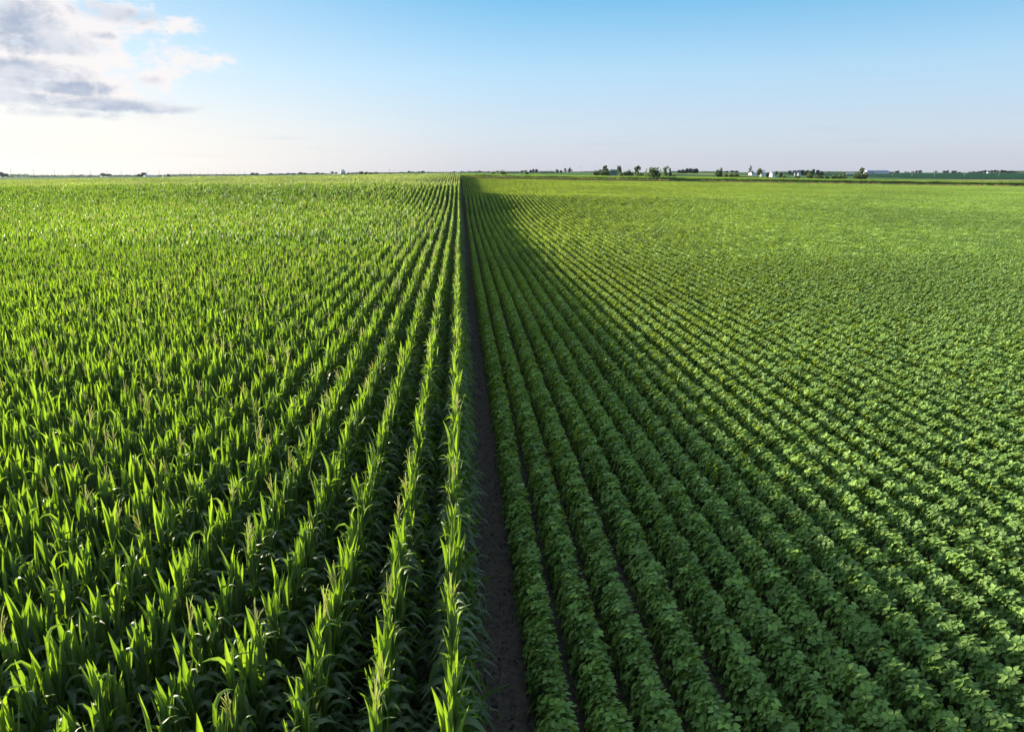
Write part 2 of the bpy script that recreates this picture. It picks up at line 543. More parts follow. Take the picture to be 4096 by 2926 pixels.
def corn_foliage(rng, detail, mb=None, mat=0):
    mb = mb or MB()
    U = rng.uniform
    seg = {2: 8, 1: 4, 0: 3}[detail]
    plane = U(0, math.pi)
    plane = rng.normal(0, .55)                  # leaves mostly reach across the row
    k = 0
    hs = np.linspace(.3, 1.56, {2: 14, 1: 9, 0: 4}[detail])
    if detail == 0:
        hs = np.array([.6, .9, 1.15, 1.4])
    wm = {2: 1.0, 1: 1.25, 0: 1.7}[detail]
    for h in hs:
        phi = plane + (k % 2) * math.pi + rng.normal(0, .45)
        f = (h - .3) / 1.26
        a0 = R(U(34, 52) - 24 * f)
        if U(0, 1) < .8:
            a1, t0, dt = R(U(120, 170)), U(.34, .6) + .1 * (1 - f), U(.25, .5)
        else:
            a1, t0, dt = a0 + R(U(10, 40)), .6, .6
        leaf(mb, (0, 0, h + U(-.05, .05)), phi, a0, a1, t0, dt, U(.76, 1.0) - .34 * f, U(.08, .11) * wm, seg, fold=U(.15, .35), twist=rng.normal(0, .5), mat=mat,
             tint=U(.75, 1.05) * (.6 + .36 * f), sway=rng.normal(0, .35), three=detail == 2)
        k += 1
    for j in range({2: 6, 1: 4, 0: 3}[detail]):       # upright leaves rolled round the whorl
        phi = plane + (j % 2) * math.pi + rng.normal(0, .7)
        h = U(1.48, 1.86)
        a0 = R(abs(rng.normal(2, 4)))
        bent = U(0, 1) < .22
        leaf(mb, (math.cos(phi) * .015, math.sin(phi) * .015, h), phi, a0, a0 + R(U(70, 130) if bent else U(0, 16)), U(.6, .8), .4, U(.5, .74), U(.06, .1) * wm, seg, fold=U(.2, .55),
             twist=rng.normal(0, .5), mat=mat, tint=U(.85, 1.25), sway=rng.normal(0, .3), three=detail == 2)
    return mb

def corn_stalk(mb=None, mat=0, sides=6):
    mb = mb or MB()
    mb.tube([(0, 0, 0), (0, 0, .6), (0, 0, 1.3), (0, 0, 1.95)], [.016, .014, .012, .008], sides, mat, .9)
    return mb

def corn_tassel(rng, mb=None, mat=0, n=8, thick=.0045, z0=1.95):
    mb = mb or MB()
    U = rng.uniform
    mb.tube([(0, 0, z0), (rng.normal(0, .01), rng.normal(0, .01), z0 + .35), (rng.normal(0, .03), rng.normal(0, .03), z0 + .68)], [.006, thick * 1.4, thick], 4, mat, 1.05)
    for i in range(n):
        a, t = U(0, 6.28), R(U(12, 45))
        b = z0 + .33 + .15 * i / n
        l = U(.14, .24)
        d = Vector((math.cos(a) * math.sin(t), math.sin(a) * math.sin(t), math.cos(t)))
        p = Vector((0, 0, b))
        q = p + d * l * .6
        mb.tube([p, q, q + (d + Vector((0, 0, -.35))) * l * .5], [thick, thick, thick * .7], 3, mat, U(.85, 1.15))
    return mb

rng = np.random.default_rng(11)
CORN_SRC = bpy.data.collections.new('corn_sources')           # what the crop of the rest of the field is made of
NCV = 14
corn_parts, ci = [], 0
def add_source(coll, mb, mats, name):
    o = bpy.data.objects.new('%s_%03d' % (name, len(coll.objects)), mb.mesh(name, mats, True))
    coll.objects.link(o)
for i in range(NCV):
    has_tassel = i == 3
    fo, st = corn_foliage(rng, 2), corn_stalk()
    ta = corn_tassel(rng) if has_tassel else None
    corn_parts.append((fo.mesh('foliage', [M_CORN], True), st.mesh('stalk', [M_STALK], True), ta.mesh('tassel', [M_TASSEL], True) if ta else None))
    full = MB()
    full.merge(fo)
    s2 = MB(); s2.merge(st); s2.m = [1] * len(s2.m); full.merge(s2)
    if ta:
        t2 = MB(); t2.merge(ta); t2.m = [2] * len(t2.m); full.merge(t2)
    add_source(CORN_SRC, full, [M_CORN, M_STALK, M_TASSEL], 'corn')
NCM, NCF = 6, 6
for i in range(NCM):                                              # two metres of row
    mb = MB()
    for k in range(13):
        p = corn_foliage(rng, 1)
        corn_stalk(p, 1, 4)
        if rng.random() < .07:
            corn_tassel(rng, p, 2, 5, .007)
        M = Matrix.Translation((rng.normal(0, .018), -1 + (k + .5) / 6.5 + rng.normal(0, .02), 0)) @ Matrix.Rotation(math.pi * rng.integers(2), 4, 'Z') @ Matrix.Scale(rng.uniform(.9, 1.08), 4)
        mb.merge(p, M, rng.uniform(.85, 1.15))
    add_source(CORN_SRC, mb, [M_CORN, M_STALK, M_TASSEL], 'corn')
for i in range(NCF + 4):                                          # six metres of row; the last four bear no tassels
    mb = MB()
    for k in range(30):
        p = corn_foliage(rng, 0)
        if rng.random() < .3 and i < NCF:
            corn_tassel(rng, p, 2, 4, .009)
        M = Matrix.Translation((rng.normal(0, .022), -3 + (k + .5) / 5 + rng.normal(0, .03), 0)) @ Matrix.Rotation(math.pi * rng.integers(2), 4, 'Z') @ Matrix.Scale(rng.uniform(.9, 1.1), 4)
        mb.merge(p, M, rng.uniform(.85, 1.15))
    add_source(CORN_SRC, mb, [M_CORN, M_STALK, M_TASSEL], 'corn')

# ------------------------------------------------------------------ soybeans
def leaflet(mb, base, d, n, L, W, mat, tint, fine):
    d = d / np.linalg.norm(d)
    s = np.cross(d, n)
    s /= max(np.linalg.norm(s), 1e-6)
    n = np.cross(s, d)
    P = lambda u, v, h=0: base + d * (v * L) + s * (u * W) + n * (h * L)
    if fine:
        V = [P(0, 0), P(0, .5, -.03), P(0, 1, -.10), P(-.5, .34, .05), P(-.36, .72, .0), P(.5, .34, .05), P(.36, .72, .0)]
        mb.add(V, [(0, 1, 3), (1, 2, 4, 3), (1, 0, 5), (1, 5, 6, 2)], mat, tint)
    else:
        mb.add([P(0, 0), P(-.5, .42, .06), P(0, 1), P(.5, .42, .06)], [(0, 2, 1), (0, 3, 2)], mat, tint)

def soy_foliage(rng, length, count, scale, fine, mb=None, half=.25):
    mb = mb or MB()
    U = rng.uniform
    for i in range(count):
        y = U(-length / 2, length / 2)
        th = rng.uniform(-1.75, 1.75)
        rr = 1 - abs(rng.normal(0, .16))
        x = half * math.sin(th) * rr
        z = .24 + .52 * math.cos(th) * rr + .03 * rng.normal()
        if abs(th) > 1.2:
            z -= U(0, .15)
        z = max(z, .1)
        out = np.array([math.sin(th) * .75, rng.normal(0, .25), .45 + .6 * max(0, math.cos(th))])
        n = out + np.array(sun_dir) * .75 + rng.normal(0, .38, 3)      # the leaves turn to the sun
        n /= np.linalg.norm(n)
        az = U(0, 6.283)
        d0 = np.array([math.cos(az), math.sin(az), 0]) + np.array([math.sin(th) * .4, 0, -.3]) * .7
        d0 -= n * d0.dot(n)
        d0 /= max(np.linalg.norm(d0), 1e-6)
        s0 = np.cross(d0, n)
        base = np.array([x, y, z])
        t = U(.72, 1.12) + (.22 if U(0, 1) < .12 else 0)
        L = U(.095, .128) * scale
        if fine:
            mb.tube([(x * .15, y * .6, max(z - .2, .04)), tuple(base)], [.0035, .0025], 3, 1, .9)
        for k, ang in enumerate((0, 1.25, -1.25)):
            dd = d0 * math.cos(ang) + s0 * math.sin(ang) + rng.normal(0, .12, 3)
            nn = n + rng.normal(0, .18, 3)
            leaflet(mb, base + dd * .018 * scale, dd, nn, L * (1.0 if k == 0 else .92), L * U(.62, .74), 0, t * U(.93, 1.07), fine)
    return mb

SOY_SRC = bpy.data.collections.new('soybean_sources')
NSV, NSM, NSF = 12, 6, 6
soy_meshes = []
for i in range(NSV):
    mb = soy_foliage(rng, .26, 40, 1.0, True)
    for k in range(3):
        x, y = rng.normal(0, .03), rng.uniform(-.08, .08)
        mb.tube([(x, y, 0), (x * 2, y * 1.2, .28), (x * 4, y * 1.5, .48)], [.006, .005, .003], 4, 1, .9)
    me = mb.mesh('soybean_plant', [M_SOY, M_SOYSTEM], False)
    soy_meshes.append(me)
    o = bpy.data.objects.new('soybean_%03d' % i, me)
    SOY_SRC.objects.link(o)
for i in range(NSM):
    add_source(SOY_SRC, soy_foliage(rng, 2.1, 240, 1.1, False, half=.195), [M_SOY, M_SOYSTEM], 'soybean')
for i in range(NSF):
    add_source(SOY_SRC, soy_foliage(rng, 6.2, 680, 1.12, False, half=.17), [M_SOY, M_SOYSTEM], 'soybean')

# ------------------------------------------------------------------ planting
def scatter_object(name, pts, rot, scl, var, coll):
    me = bpy.data.meshes.new(name)
    me.from_pydata(np.asarray(pts).tolist(), [], [])
    a = me.attributes.new('rot', 'FLOAT_VECTOR', 'POINT'); a.data.foreach_set('vector', np.asarray(rot, np.float32).ravel())
    a = me.attributes.new('scl', 'FLOAT_VECTOR', 'POINT'); a.data.foreach_set('vector', np.asarray(scl, np.float32).ravel())
    a = me.attributes.new('variant', 'INT', 'POINT'); a.data.foreach_set('value', np.asarray(var, np.int32))
    o = bpy.data.objects.new(name, me)
    COL.objects.link(o)
    gt = bpy.data.node_groups.new(name + '_planting', 'GeometryNodeTree')
    gt.interface.new_socket('Geometry', in_out='INPUT', socket_type='NodeSocketGeometry')
    gt.interface.new_socket('Geometry', in_out='OUTPUT', socket_type='NodeSocketGeometry')
    N = gt.nodes
    gi, go = N.new('NodeGroupInput'), N.new('NodeGroupOutput')
    ip = N.new('GeometryNodeInstanceOnPoints')
    cinfo = N.new('GeometryNodeCollectionInfo')
    cinfo.inputs['Collection'].default_value = coll
    cinfo.inputs['Separate Children'].default_value = True
    cinfo.inputs['Reset Children'].default_value = True
    def attr(nm, dt):
        q = N.new('GeometryNodeInputNamedAttribute')
        q.data_type = dt
        q.inputs['Name'].default_value = nm
        return q.outputs['Attribute']
    er = N.new('FunctionNodeEulerToRotation')
    L = gt.links.new
    L(gi.outputs[0], ip.inputs['Points'])
    L(cinfo.outputs[0], ip.inputs['Instance'])
    ip.inputs['Pick Instance'].default_value = True
    L(attr('variant', 'INT'), ip.inputs['Instance Index'])
    L(attr('rot', 'FLOAT_VECTOR'), er.inputs[0])
    L(er.outputs[0], ip.inputs['Rotation'])
    L(attr('scl', 'FLOAT_VECTOR'), ip.inputs['Scale'])
    L(ip.outputs[0], go.inputs[0])
    md = o.modifiers.new('planting', 'NODES')
    md.node_group = gt
    return o

def slopes(x, y):
    e = 1.0
    return float((terrain(x, y + e) - terrain(x, y - e)) / (2 * e)), float((terrain(x + e, y) - terrain(x - e, y)) / (2 * e))

prnd = np.random.default_rng(77)
TAN_L, TAN_R = math.tan(R(34.5)), math.tan(R(42.5))
CORN_X0, SOY_X0, ROW = -.23, 1.17, .762
END_Y = 303.0
ORD = ['first', 'second', 'third', 'fourth', 'fifth', 'sixth', 'seventh', 'eighth', 'ninth', 'tenth', 'eleventh', 'twelfth', 'thirteenth', 'fourteenth', 'fifteenth', 'sixteenth', 'seventeenth',
       'eighteenth', 'nineteenth', 'twentieth']

def plant(crop):
    left = crop == 'corn'
    near_d, mid_d = (55., 150.) if left else (60., 170.)
    step = .15 if left else .2
    smid, sfar = 2.0, 6.0
    nv, nm, nf = (NCV, NCM, NCF) if left else (NSV, NSM, NSF)
    tanv, mar = (TAN_L, 14.) if left else (TAN_R, 7.)
    end = END_Y + 10 if left else END_Y
    near, P, RO, S, V = [], [], [], [], []
    k = 0
    while True:
        X = CORN_X0 - ROW * k if left else SOY_X0 + ROW * k
        if abs(X) > end * tanv + mar:
            break
        y = max(-4.0, (abs(X) - mar) / tanv)
        y0 = y
        while y < end:
            wob = .05 * math.sin(y * .09 + k * 1.7) + .03 * math.sin(y * .31 + k)
            if y < near_d:
                yy, xx = y + prnd.normal(0, .03), X + wob * .6 + prnd.normal(0, .014)
                near.append((xx, yy, k))
                y += step
            else:
                L_ = smid if y < mid_d else sfar
                xx, yy = X + wob * .6, y + L_ / 2
                sy, sx = slopes(xx, yy)
                flip = math.pi * prnd.integers(2) if left else 0.0
                P.append((xx, yy, tz(xx, yy)))
                RO.append((math.atan(sy) * (1 if flip == 0 else -1), 0, flip + prnd.normal(0, .01)))
                s = prnd.uniform(.94, 1.06) * (1.13 if left else 1.0)
                S.append((s, 1.0, s * prnd.uniform(.96, 1.04) * (float(np.interp(yy, [150, 200], [1, .88])) if left else 1)))
                V.append(nv + prnd.integers(nm) if L_ == smid else nv + nm + prnd.integers(nf))
                y += L_
        k += 1
    # the nearest plants in view stand as plants of their own
    cand = []
    for i, (x, y, k) in enumerate(near):
        q = project((x, y, tz(x, y) + (2.0 if left else .5)))
        if q and -20 < q[0] < 4116 and 600 < q[1] < 2926 + (120 if left else 60):
            cand.append((q[2], i))
    cand.sort()
    single = {i for _, i in cand[:300]}
    for i, (x, y, k) in enumerate(near):
        z = tz(x, y)
        if left:
            rz = math.pi * prnd.integers(2) + prnd.normal(0, .4)
            s = prnd.uniform(1.0, 1.14)
            sc = (s * .97, s * .97, s * prnd.uniform(1.0, 1.12))
        else:
            rz = prnd.normal(0, .14)
            s = prnd.uniform(.94, 1.07)
            sc = (s * prnd.uniform(.94, 1.05), s, s)
        tilt = (prnd.normal(0, .022), prnd.normal(0, .013))
        vi = int(prnd.integers(nv))
        if i in single:
            row = ORD[k] if k < len(ORD) else 'far'
            if left:
                fo, st, ta = corn_parts[vi]
                root = empty('corn_plant', (x, y, z))
                root.rotation_euler = (tilt[0], tilt[1], rz)
                root.scale = sc
                for me in (st, fo, ta):
                    if me:
                        c = bpy.data.objects.new(me.name.split('.')[0], me)
                        COL.objects.link(c)
                        c.parent = root
                where = 'in the corn row beside the bare soil' if k == 0 else 'in the %s corn row left of the bare soil' % row
                tag(root, ('tasselled corn plant ' if ta else 'corn plant without tassel ') + where, 'corn plant', 'corn plants nearest the viewer')
            else:
                o = bpy.data.objects.new('soybean_plant', soy_meshes[vi])
                COL.objects.link(o)
                o.location = (x, y, z)
                o.rotation_euler = (tilt[0], tilt[1], rz)
                o.scale = sc
                where = 'in the soybean row beside the bare soil' if k == 0 else 'in the %s soybean row right of the bare soil' % row
                tag(o, 'soybean plant ' + where, 'soybean plant', 'soybean plants nearest the viewer')
        else:
            P.append((x, y, z)); RO.append((*tilt, rz)); S.append(sc); V.append(vi)
    return P, RO, S, V

P, RO, S, V = plant('corn')
tag(scatter_object('corn_crop', P, RO, S, V, CORN_SRC), 'rows of tall green corn filling the left half, beyond the nearest plants', 'corn field', kind='stuff')
P, RO, S, V = plant('soybean')
tag(scatter_object('soybean_crop', P, RO, S, V, SOY_SRC), 'rows of low soybeans filling the right half, beyond the nearest plants', 'soybean field', kind='stuff')

# corn field across the end of the soybeans, rows running sideways
P, RO, S, V = [], [], [], []
for j in range(34):
    Y = 311.5 + j * .9 + (0 if j < 14 else (j - 14) * 1.6)
    x = .5
    while x < Y * TAN_R + 10:
        xx = x + 3
        P.append((xx, Y, tz(xx, Y)))
        RO.append((0, 0, math.pi / 2 + math.pi * prnd.integers(2)))
        s = prnd.uniform(.84, .93) * (1 + .16 * min(x / 150, 1))
        S.append((s, 1, s * prnd.uniform(.92, 1.06)))
        V.append(NCV + NCM + NCF + prnd.integers(4))
        x += 6
tag(scatter_object('distant_corn_crop', P, RO, S, V, CORN_SRC), 'dark edged band of corn across the far end of the soybeans', 'corn field', kind='stuff')

# strip of dry grass along the foot of that corn
GRASS_SRC = bpy.data.collections.new('grass_sources')
for i in range(6):
    mb = MB()
    for k in range(60):
        leaf(mb, (prnd.normal(0, .5), prnd.normal(0, .3), 0), prnd.uniform(0, 6.28), R(prnd.uniform(3, 25)), R(prnd.uniform(30, 90)), .7, .6, prnd.uniform(.4, .9), .035, 2, three=False,
             mat=0 if prnd.random() < .8 else 1, tint=prnd.uniform(.7, 1.2))
    add_source(GRASS_SRC, mb, [M_DRY, M_GRASS], 'grass')
P, RO, S, V = [], [], [], []
for i in range(3600):
    x = prnd.uniform(.6, 300)
    y = prnd.uniform(304, 310.5)
    P.append((x, y, tz(x, y))); RO.append((0, 0, prnd.uniform(0, 6.28)))
    s = prnd.uniform(.6, 1.25)
    S.append((s, s, s)); V.append(prnd.integers(6))
tag(scatter_object('dry_grass', P, RO, S, V, GRASS_SRC), 'strip of dry brown grass between the soybeans and the far corn', 'grass', kind='stuff')

# clods and crop residue lying on the bare soil
CLOD_SRC = bpy.data.collections.new('clod_sources')
for i in range(4):
    bm = bmesh.new()
    bmesh.ops.create_icosphere(bm, subdivisions=2, radius=.5)
    for v in bm.verts:
        v.co *= 1 + prnd.uniform(-.25, .25)
        v.co.z *= .6
    me = bpy.data.meshes.new('clod')
    bm.to_mesh(me); bm.free()
    me.materials.append(M_GROUND)
    CLOD_SRC.objects.link(bpy.data.objects.new('clod_%03d' % i, me))
P, RO, S, V = [], [], [], []
for i in range(5200):
    y = 4 + 60 * prnd.random() ** 1.8
    x = prnd.uniform(-.3, 1.25)
    P.append((x, y, tz(x, y) + .05)); RO.append(tuple(prnd.uniform(0, 6.28, 3)))
    s = .012 + .05 * prnd.random() ** 4
    S.append((s, s, s)); V.append(prnd.integers(4))
tag(scatter_object('soil_clods', P, RO, S, V, CLOD_SRC), 'small dark clods scattered over the bare soil strip', 'clods', kind='stuff')
mb = MB()
for i in range(60):
    y = 5 + 45 * prnd.random() ** 1.5
    x, a, l = prnd.uniform(-.2, 1.2), prnd.uniform(0, 6.28), prnd.uniform(.06, .3)
    z = tz(x, y) + .07
    mb.tube([(x, y, z), (x + math.cos(a) * l, y + math.sin(a) * l, z + prnd.uniform(-.01, .03))], .005, 4, 0, prnd.uniform(.5, 1))
tag(mb.build('crop_residue', M_DRY), 'bits of broken dry stalk lying on the bare soil strip', 'litter', kind='stuff')

# ------------------------------------------------------------------ trees
def leaf_cloud(mb, blobs, n, size, rng, mat=0, up=0.0):
    vol = np.array([b[3] * b[4] * b[5] for b in blobs]) ** .7
    vol /= vol.sum()
    for (cx, cy, cz, rx, ry, rz), k in zip(blobs, np.maximum(1, (vol * n)).astype(int)):
        bt = rng.uniform(.8, 1.2)
        for _ in range(k):
            d = rng.normal(size=3)
            d /= np.linalg.norm(d)
            r = rng.uniform(.35, 1.0) ** .5 * (1 + .12 * rng.normal())
            p = np.array([cx + d[0] * rx * r, cy + d[1] * ry * r, cz + d[2] * rz * r])
            a = rng.normal(size=3); a[2] += up * 2
            a /= np.linalg.norm(a)
            b = np.cross(a, rng.normal(size=3)); b /= np.linalg.norm(b)
            s = size * rng.uniform(.6, 1.3)
            mb.add([p - a * s, p + b * s * .6, p + a * s, p - b * s * .6], [(0, 1, 2, 3)], mat, bt * rng.uniform(.8, 1.2))

def tree_meshes(kind, rng):
    """crown and trunk of a tree one unit tall and one unit wide"""
    U = rng.uniform
    c, t = MB(), MB()
    B = []
    if kind in ('round', 'dark'):
        for i in range(11):
            a, r, z = U(0, 6.28), U(.05, .32), U(.2, .82)
            q = U(.15, .24) * (1.1 - .6 * abs(z - .5))
            B.append((r * math.cos(a), r * math.sin(a), z, q, q, q * .8))
        B.append((0, 0, .55, .3, .3, .3))
        tr = [((0, 0, 0), (0, 0, .3), (.02, 0, .6))]
        n = 900
    elif kind == 'loose':
        for i in range(11):
            a, r, z = U(0, 6.28), U(.1, .42), U(.35, .93)
            if z > .75: r *= .6
            q = U(.08, .15)
            B.append((r * math.cos(a), r * math.sin(a), z, q, q, q * .85))
        B.append((0, 0, .55, .17, .17, .2))
        tr = [((0, 0, 0), (0, 0, .35), (.03, 0, .8))] + [((0, 0, .3), (b[0] * .6, b[1] * .6, .3 + (b[2] - .3) * .6), b[:3]) for b in B[:8]]
        n = 700
    elif kind == 'conifer':
        for i in range(8):
            z = .12 + .84 * i / 7
            q = .5 * (1.02 - z) ** .8
            B.append((rng.normal(0, .02), rng.normal(0, .02), z, q, q, .08))
        tr = [((0, 0, 0), (0, 0, .5), (0, 0, .95))]
        n = 650
    elif kind == 'column':
        for i in range(9):
            z = .15 + .78 * i / 8
            q = U(.3, .46) * (1 - max(0, z - .5) * .9)
            B.append((rng.normal(0, .1), rng.normal(0, .1), z, q, q, .11))
        tr = [((0, 0, 0), (0, 0, .5), (0, 0, .9))]
        n = 800
    elif kind == 'sparse':
        for i in range(9):
            a, r, z = U(0, 6.28), U(.1, .45), U(.35, .97)
            q = U(.05, .1)
            B.append((r * math.cos(a), r * math.sin(a), z, q, q, q))
        tr = [((0, 0, 0), (0, 0, .4), (.02, 0, .95))] + [((0, 0, .3), (b[0] * .6, b[1] * .6, .3 + (b[2] - .3) * .6), b[:3]) for b in B]
        n = 260
    else:                                                        # bush: leafy to the ground, sprays standing up at the top
        for i in range(12):
            a, r, z = U(0, 6.28), U(.05, .34), U(.15, .62)
            q = U(.16, .26)
            B.append((r * math.cos(a), r * math.sin(a), z, q, q, q * 1.0))
        for i in range(14):
            a, r = U(0, 6.28), U(.05, .4)
            B.append((r * math.cos(a), r * math.sin(a), U(.7, .9) - r * .35, .045, .045, .12))
        tr = [((0, 0, 0), (b[0] * .4, b[1] * .4, b[2] * .5), b[:3]) for b in B[:6]]
        n = 1000
    leaf_cloud(c, B, int(n * 1.6), .05 if kind != 'conifer' else .045, rng, up=.6 if kind == 'bush' else 0)
    for p in tr:
        r0 = .028 if p[0] == (0, 0, 0) else .012
        t.tube(p, [r0, r0 * .7, r0 * .3], 5, 0, 1)
    return c, t

TREE_MAT = {'round': M_TREE, 'dark': M_TREE_DARK, 'loose': M_TREE, 'conifer': M_TREE_DARK, 'column': M_TREE, 'sparse': M_TREE, 'bush': M_TREE_PALE, 'palebush': M_TREE_PALE, 'greenbush': M_TREE}
trng = np.random.default_rng(3)
TREES = {}
for kd in TREE_MAT:
    TREES[kd] = []
    for i in range(3):
        c, t = tree_meshes('bush' if 'bush' in kd else kd, trng)
        TREES[kd].append((c.mesh('crown', [TREE_MAT[kd]]), t.mesh('trunk', [M_BARK], True)))

tcount = 0
def tree(kind, x0, x1, ytop, depth, label, group=None, cat=None, ground=None):
    """a tree filling columns x0..x1 of the photograph at a given distance"""
    global tcount
    px = (x0 + x1) / 2
    p = at(px, ytop, depth)
    z = tz(p.x, p.y)
    h = max(p.z - z, 2.0)
    w = max((x1 - x0) * depth / FPX, 1.2) * 1.12
    isb = 'bush' in kind
    root = empty('bush' if isb else ('conifer' if kind == 'conifer' else 'tree'), (p.x, p.y, z - .05), trng.uniform(0, 6.28))
    root.scale = (w, w, h)
    c, t = TREES[kind][tcount % 3]
    tcount += 1
    for nm, me in (('trunk', t), ('crown', c)):
        o = bpy.data.objects.new(nm, me)
        COL.objects.link(o)
        o.parent = root
    tag(root, label, cat or ('bush' if isb else 'tree'), group)
    return root

# ---- left horizon
tree('dark', -12, 18, 687, 1900, 'dark tree on the horizon cut by the left edge of the view')
tree('dark', 15, 33, 692, 1900, 'small dark tree just right of the tree at the left edge')
tree('round', 396, 424, 691, 2400, 'taller rounded tree left of the dark tree by the white barn, left of its pair')
tree('round', 420, 446, 693, 2400, 'lower rounded tree left of the dark tree by the white barn, right of its pair')
tree('dark', 560, 588, 688, 1500, 'dark rounded tree behind the long white barn on the left horizon')
tree('dark', 543, 566, 694, 1500, 'low dark tree touching the left side of the tree by the white barn')
tree('dark', 664, 682, 695, 1700, 'small dark tree beside the little white shed')
tree('round', 1000, 1020, 690, 2200, 'first small tree of the clump right of the row of poles')
tree('round', 1016, 1036, 691, 2200, 'second small tree of the clump right of the row of poles')
tree('round', 1074, 1092, 691, 2600, 'lone small grey green tree left of the grain elevator clumps')
for i, (a, b, y) in enumerate([(1110, 1136, 693), (1141, 1163, 691), (1162, 1184, 691), (1190, 1212, 688), (1208, 1230, 690), (1240, 1258, 692), (1256, 1280, 689), (1278, 1302, 691)]):
    tree('round', a, b, y, 2300, 'small grey green tree in the line of trees left of the grain elevator', 'trees left of the grain elevator')
tree('round', 1321, 1336, 684, 2300, 'tall rounded tree just left of the grain elevator')
tree('round', 1336, 1353, 688, 2300, 'low tree between the tall rounded tree and the grain elevator')
tree('greenbush', 1377, 1388, 691, 900, 'green bush in front of the grain elevator, the left one')
tree('greenbush', 1388, 1397, 687, 900, 'narrow green bush just right of the grain elevator')
tree('round', 1434, 1456, 685, 1000, 'leftmost of three green trees between the grain elevator and the water tower')
tree('round', 1456, 1474, 686, 1000, 'middle of three green trees between the grain elevator and the water tower')
tree('round', 1474, 1490, 688, 1000, 'rightmost of three green trees between the grain elevator and the water tower')
tree('dark', 1496, 1514, 687, 1500, 'small dark tree just left of the water tower')
tree('round', 1627, 1645, 683, 2300, 'rounded bluish tree right of the water tower, left of two together')
tree('round', 1643, 1658, 685, 2300, 'rounded bluish tree right of the water tower, right of two together')
tree('dark', 1668, 1684, 685, 2300, 'low bluish tree of the pair halfway from the water tower to the lone green tree')
tree('dark', 1682, 1702, 682, 2300, 'taller bluish tree of the pair halfway from the water tower to the lone green tree')
# ---- middle, beyond the end of the rows
tree('greenbush', 1806, 1824, 680, 470, 'small lone green tree standing where the corn rows meet the horizon', cat='tree')
tree('round', 1842, 1855, 684, 2000, 'tiny tree just right of the lone green tree at the end of the corn')
tree('conifer', 1871, 1880, 681, 1700, 'thin dark conifer left of the first bluish trees behind the far corn')
for i, (a, b, y) in enumerate([(1880, 1894, 685), (1896, 1910, 684), (1908, 1926, 682)]):
    tree('round', a, b, y, 1700, 'bluish tree in the short row just right of the end of the corn rows', 'bluish trees past the end of the corn')
tree('conifer', 1932, 1938, 683, 1600, 'lone tiny conifer left of the pale bushes')
for i, (a, b, y) in enumerate([(1942, 1950, 685), (1950, 1959, 684)]):
    tree('round', a, b, y, 1600, 'tiny dark tree left of the pale bush', 'tiny dark trees left of the pale bush')
tree('palebush', 1960, 1984, 682, 650, 'low pale green bush behind the far corn, left of the bigger one')
tree('round', 1984, 1995, 682, 1400, 'dark tree between the two pale green bushes')
tree('palebush', 1994, 2026, 677, 650, 'bigger pale green bush behind the far corn')
for i in range(9):
    x = 2028 + i * 5.4
    tree('conifer', x, x + 5.5, 682.5 + trng.uniform(0, 2), 1200, 'small dark conifer in the left row of conifers', 'conifers in the left row')
for i, (a, b, y) in enumerate([(2080, 2096, 681), (2094, 2108, 679), (2116, 2132, 677), (2128, 2140, 674), (2138, 2154, 674.5)]):
    tree('dark', a, b, y, 1150, 'dark bluish tree in the grove between the two rows of conifers', 'grove between the conifer rows')
tree('palebush', 2098, 2115, 678.5, 700, 'pale green bush in front of the bluish grove')
for i in range(11):
    x = 2156 + i * 5.8
    tree('conifer', x, x + 6, 680 + trng.uniform(0, 2), 1200, 'small dark conifer in the right row of conifers', 'conifers in the right row')
tree('dark', 2220, 2238, 675, 1100, 'rounded dark tree at the end of the right conifer row')
tree('dark', 2236, 2252, 680, 1100, 'low dark tree right of the right conifer row')
tree('loose', 2255, 2268, 672, 1100, 'open crowned tree left of a pair in front of the radio mast')
tree('loose', 2266, 2288, 671, 1100, 'wide open crowned tree right of a pair left of the radio mast')
# ---- farm with the grey roof
tree('bush', 2372, 2397, 677, 560, 'rounded bush at the left end of the farm with the grey barn')
tree('conifer', 2392, 2401, 674, 620, 'small dark conifer behind the leftmost farm bush')
tree('loose', 2400, 2442, 663, 620, 'big lopsided tree left of the grey barn')
tree('bush', 2401, 2444, 679, 560, 'low wide bush below the big lopsided tree')
tree('round', 2466, 2491, 661, 600, 'dark upright tree against the right side of the grey barn')
for i, (a, b, y, t) in enumerate([(2474, 2496, 682, 'low bush below the upright tree by the grey barn'), (2494, 2512, 681, 'middle low bush right of the grey barn'),
                                  (2506, 2526, 674, 'taller rounded bush right of the grey barn'), (2516, 2538, 682, 'low bush just left of the gappy tree')]):
    tree('bush', a, b, y, 560, t)
tree('loose', 2530, 2564, 659, 540, 'tall gappy tree with sky showing through its crown')
tree('bush', 2542, 2556, 683, 520, 'small dense bush at the foot of the gappy tree')
tree('bush', 2556, 2580, 687, 520, 'low bush left of the biggest bush')
tree('bush', 2580, 2652, 662, 309, 'biggest bush, wide and spiky, in the dry grass at the end of the soybeans')
tree('column', 2653, 2676, 665, 450, 'tall narrow tree right of the biggest bush')
tree('column', 2675, 2691, 673, 450, 'shorter narrow tree of the pair right of the biggest bush')
tree('bush', 2687, 2704, 692, 440, 'small low bush right of the two narrow trees')
for i, (a, b, y) in enumerate([(2708, 2728, 678), (2722, 2744, 674), (2738, 2758, 671.5), (2752, 2774, 671), (2768, 2788, 671), (2778, 2796, 673)]):
    tree('dark', a, b, y, 1000, 'dark rounded tree in the dense grove standing on the pale field', 'dense dark grove on the pale field')
